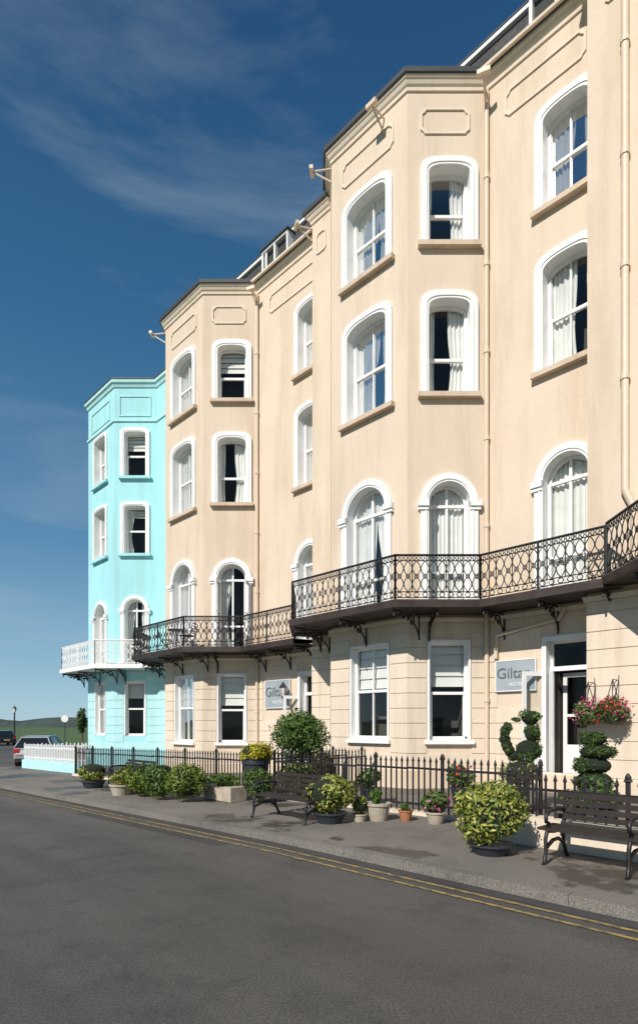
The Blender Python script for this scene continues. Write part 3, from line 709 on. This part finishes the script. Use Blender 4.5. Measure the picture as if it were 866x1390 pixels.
# ---------------------------------------------------------------- benches
def bench(P,L):
    F=Fr(P,(P[0]+.7071,P[1]-.7071)); g0=gz(*P)+.1; e=empty('park_bench',(P[0],P[1],g0))
    c=Curves('cast_iron_ends','iron',.022,2); zs=.84
    for a in ([.1,L-.1] if L<1.6 else [.1,L/2,L-.1]):
        f=lambda b,z:F.pt(a,b,g0+z*zs)
        c.line([f(.10,.0),f(.07,.02),f(.03,.16),f(.04,.32),f(.0,.42)])
        c.line([f(.0,.42),f(-.2,.39),f(-.42,.41)])
        c.line([f(-.56,0),f(-.52,.03),f(-.44,.2),f(-.42,.41),f(-.48,.6),f(-.58,.84)])
        c.line([f(-.50,.66),f(-.3,.68),f(-.05,.67),f(.03,.62),f(.02,.54),f(-.04,.52),f(-.02,.42)])
        c.line([f(.04,.2),f(-.15,.28),f(-.3,.28),f(-.44,.2)])
    c.build(e); b=B('timber')
    for i in range(5): box(b,F,0,L,-.38+.085*i,-.31+.085*i,g0+.43*zs,g0+.43*zs+.026)
    for i in range(4):
        z=(.52+.092*i)*zs; off=-.44-.036*i
        box(b,F,0,L,off,off+.024,g0+z,g0+z+.058)
    b.build('slats',e)
bench((-1.13,9.62),1.45); bench((2.40,6.28),1.85); bench((-5.55,15.1),1.5)

F=Fr(D2,E2); p=F.pt(1.75,.35,2.55); e=empty('wall_lantern',p); b=B('iron'); 
lathe(b,(p[0],p[1],p[2]+.28),[(.14,0),(.05,.14),(.015,.2)],6); lathe(b,(p[0],p[1],p[2]-.03),[(.03,-.03),(.07,0),(.07,.02)],6); b.build('cap',e)
b=B('blind'); lathe(b,p,[(.07,0),(.12,.28)],6); b.build('glass',e)
c=Curves('bracket','iron',.012,1)
for k in range(6): c.line([(p[0]+.07*math.cos(k*1.047),p[1]+.07*math.sin(k*1.047),p[2]),(p[0]+.125*math.cos(k*1.047),p[1]+.125*math.sin(k*1.047),p[2]+.28)])
q=F.pt(1.75,0,2.3); c.line([q,F.pt(1.75,.2,2.3),F.pt(1.75,.35,2.42),p]); c.build(e)

# ---------------------------------------------------------------- cars
def car(x,y,ang,z,paint):
    e=empty('parked_car',(x,y,z)); ca,sa=math.cos(ang),math.sin(ang)
    def tr(l,w,h): return (x+l*ca-w*sa,y+l*sa+w*ca,z+h)
    st=[(-2.1,.42,.62,.70),(-2.05,.30,.80,.80),(-1.9,.24,.92,.85),(-1.3,.22,.95,.88),(0,.2,.93,.88),(.9,.22,.90,.87),(1.5,.24,.80,.84),(1.95,.28,.66,.76),(2.1,.4,.55,.62)]
    b=B(paint); loops=[]
    for l,zb,zt,w in st:
        loops.append([tr(l,s*ww,hh) for s,ww,hh in ((-1,w*.93,zb),(-1,w,zb+.15),(-1,w,zt-.12),(-1,w*.95,zt),(1,w*.95,zt),(1,w,zt-.12),(1,w,zb+.15),(1,w*.93,zb))])
    for A,C in zip(loops,loops[1:]):
        for k in range(8): b.poly([A[k],A[(k+1)%8],C[(k+1)%8],C[k]])
    b.poly(loops[0]); b.poly(loops[-1]); b.build('body',e,True)
    gl=B('carglass'); rf=B(paint)
    lo=[(-1.95,.93,.80),(-1.5,.95,.82),(0.2,.93,.82),(1.15,.88,.80)]; hi=[(-1.55,1.38,.58),(-1.2,1.44,.60),(0.0,1.46,.61),(.45,1.40,.58)]
    for i in range(3):
        for s in (-1,1):
            gl.poly([tr(lo[i][0],s*lo[i][2],lo[i][1]),tr(lo[i+1][0],s*lo[i+1][2],lo[i+1][1]),tr(hi[i+1][0],s*hi[i+1][2],hi[i+1][1]),tr(hi[i][0],s*hi[i][2],hi[i][1])])
        rf.poly([tr(hi[i][0],-hi[i][2],hi[i][1]),tr(hi[i+1][0],-hi[i+1][2],hi[i+1][1]),tr(hi[i+1][0],hi[i+1][2],hi[i+1][1]),tr(hi[i][0],hi[i][2],hi[i][1])])
    for i in (0,3): gl.poly([tr(lo[i][0],-lo[i][2],lo[i][1]),tr(lo[i][0],lo[i][2],lo[i][1]),tr(hi[i][0],hi[i][2],hi[i][1]),tr(hi[i][0],-hi[i][2],hi[i][1])])
    gl.build('windows',e); rf.build('roof',e)
    c=Curves('pillars',paint,.035,1)
    for i in (0,1,2,3):
        for s in (-1,1): c.line([tr(lo[i][0],s*lo[i][2],lo[i][1]),tr(hi[i][0],s*hi[i][2],hi[i][1])])
    c.line([tr(hi[0][0],-hi[0][2],hi[0][1]),tr(hi[0][0],hi[0][2],hi[0][1])])
    for s in (-1,1): c.line([tr(h[0],s*h[2],h[1]) for h in hi])
    c.build(e)
    w=B('rubber'); hb=B('chrome')
    for l in (-1.28,1.32):
        for s in (-1,1):
            for bl,r,w0,w1 in ((w,.32,.68,.89),(hb,.2,.80,.90)):
                ring0=[tr(l+r*math.cos(k*.3927),s*w0,.32+r*math.sin(k*.3927)) for k in range(16)]; ring1=[tr(l+r*math.cos(k*.3927),s*w1,.32+r*math.sin(k*.3927)) for k in range(16)]
                for k in range(16): bl.poly([ring0[k],ring0[(k+1)%16],ring1[(k+1)%16],ring1[k]])
                bl.poly(ring1); bl.poly(ring0)
    w.build('tyres',e); hb.build('wheels',e)
    def bx(mat,l0,l1,w0,w1,h0,h1,nm):
        q=B(mat); P=[tr(l,w_,h) for h in (h0,h1) for l,w_ in ((l0,w0),(l1,w0),(l1,w1),(l0,w1))]
        for f in ((0,1,2,3),(4,5,6,7),(0,1,5,4),(1,2,6,5),(2,3,7,6),(3,0,4,7)): q.poly([P[i] for i in f])
        q.build(nm,e)
    for s in (-1,1):
        bx('red',-2.09,-1.9,s*.56,s*.80,.66,.86,'tail_light'); bx('chrome',1.9,2.06,s*.5,s*.74,.55,.68,'headlight'); bx(paint,.75,.9,s*.85,s*1.0,.9,1.02,'mirror')
    bx('plate',-2.13,-2.08,-.26,.26,.5,.61,'number_plate'); bx('rubber',-2.14,-1.95,-.74,.74,.27,.42,'rear_bumper'); bx('rubber',1.95,2.13,-.6,.6,.25,.4,'front_bumper')
car(-14.0,29.0,math.radians(104),-.37,'silver')
car(-31.5,57,math.radians(130),-.37,'navy')
x,y=-42.5,80; e=empty('street_lamp',(x,y,-.4)); b=B('iron')
lathe(b,(x,y,-.4),[(.2,0),(.2,.5),(.11,.6),(.09,3.6),(.12,3.7),(.05,3.8)],10); lathe(b,(x,y,3.9),[(.34,0),(.3,.1),(.1,.35),(.03,.5)],6); b.build('post',e)
b=B('blind'); lathe(b,(x,y,3.4),[(.18,0),(.3,.5)],6); b.build('lantern',e)
x,y=-26.6,60; e=empty('traffic_sign',(x,y,-.4)); b=B('lead'); lathe(b,(x,y,-.4),[(.05,0),(.05,2.6)],8); b.build('pole',e)
b=B('blind'); ring_=[(x+.38*math.cos(k*.314),y-.06,2.3+.38*math.sin(k*.314)) for k in range(20)]; b.poly(ring_); b.poly([(p[0],p[1]+.03,p[2]) for p in ring_])
for k in range(20):
    a,c_=ring_[k],ring_[(k+1)%20]; b.poly([a,c_,(c_[0],c_[1]+.03,c_[2]),(a[0],a[1]+.03,a[2])])
b.build('disc',e)

# ---------------------------------------------------------------- light, sky, camera
el=math.radians(38); hd=Vector((-.56,-.83)).normalized()
S=Vector((hd.x*math.cos(el),hd.y*math.cos(el),math.sin(el)))
L=bpy.data.lights.new('sun','SUN'); L.energy=4.9; L.angle=math.radians(.5); L.color=(1,.955,.885)
lo=bpy.data.objects.new('sun',L); lo.rotation_euler=S.to_track_quat('Z','Y').to_euler(); COL.objects.link(lo)
w=bpy.data.worlds.new('World'); scene.world=w; w.use_nodes=True; nt=w.node_tree; bg=nt.nodes['Background']
sky=N(nt,'ShaderNodeTexSky',sky_type='NISHITA'); sky.sun_disc=False; sky.sun_elevation=el; sky.sun_rotation=math.atan2(hd.x,hd.y)%(2*math.pi)
sky.air_density=1.0; sky.dust_density=.3; sky.ozone_density=2.5
tc=N(nt,'ShaderNodeTexCoord'); sp=N(nt,'ShaderNodeSeparateXYZ'); nt.links.new(tc.outputs['Generated'],sp.inputs[0])
gr=ramp(nt,sp.outputs[2],[(0,(.40,.63,.76)),(.10,(.25,.47,.63)),(.28,(.10,.27,.46)),(.55,(.03,.145,.30)),(.80,(.009,.068,.18))])
sc=N(nt,'ShaderNodeVectorMath',operation='SCALE'); sc.inputs['Scale'].default_value=1/.09; nt.links.new(gr,sc.inputs[0])
m1=N(nt,'ShaderNodeMix',data_type='RGBA'); m1.inputs[0].default_value=.80; nt.links.new(sky.outputs[0],m1.inputs[6]); nt.links.new(sc.outputs[0],m1.inputs[7])
mp=N(nt,'ShaderNodeMapping'); mp.inputs['Scale'].default_value=(1.0,1.0,6.0); mp.inputs['Rotation'].default_value=(0,.22,.3); mp.inputs['Location'].default_value=(.3,.1,1.15)
nt.links.new(tc.outputs['Generated'],mp.inputs[0])
cn=N(nt,'ShaderNodeTexNoise'); cn.inputs['Scale'].default_value=1.4; cn.inputs['Detail'].default_value=10; cn.inputs['Roughness'].default_value=.6; cn.inputs['Distortion'].default_value=.4
nt.links.new(mp.outputs[0],cn.inputs['Vector'])
cr=ramp(nt,cn.outputs['Fac'],[(.53,0.0),(.80,.32)])
mx=N(nt,'ShaderNodeMix',data_type='RGBA'); nt.links.new(cr,mx.inputs[0]); nt.links.new(m1.outputs[2],mx.inputs[6]); mx.inputs[7].default_value=(5.0,6.0,7.0,1)
nt.links.new(mx.outputs[2],bg.inputs[0]); bg.inputs[1].default_value=.09
cam=bpy.data.cameras.new('camera'); co=bpy.data.objects.new('camera',cam); COL.objects.link(co); co.location=(0,0,1.6); co.rotation_euler=(math.pi/2,0,0)
cam.sensor_fit='HORIZONTAL'; cam.sensor_width=36; cam.lens=36*778/866; cam.shift_y=290/866; cam.clip_end=6000
scene.camera=co
scene.view_settings.view_transform='Standard'; scene.view_settings.look='None'; scene.view_settings.exposure=0
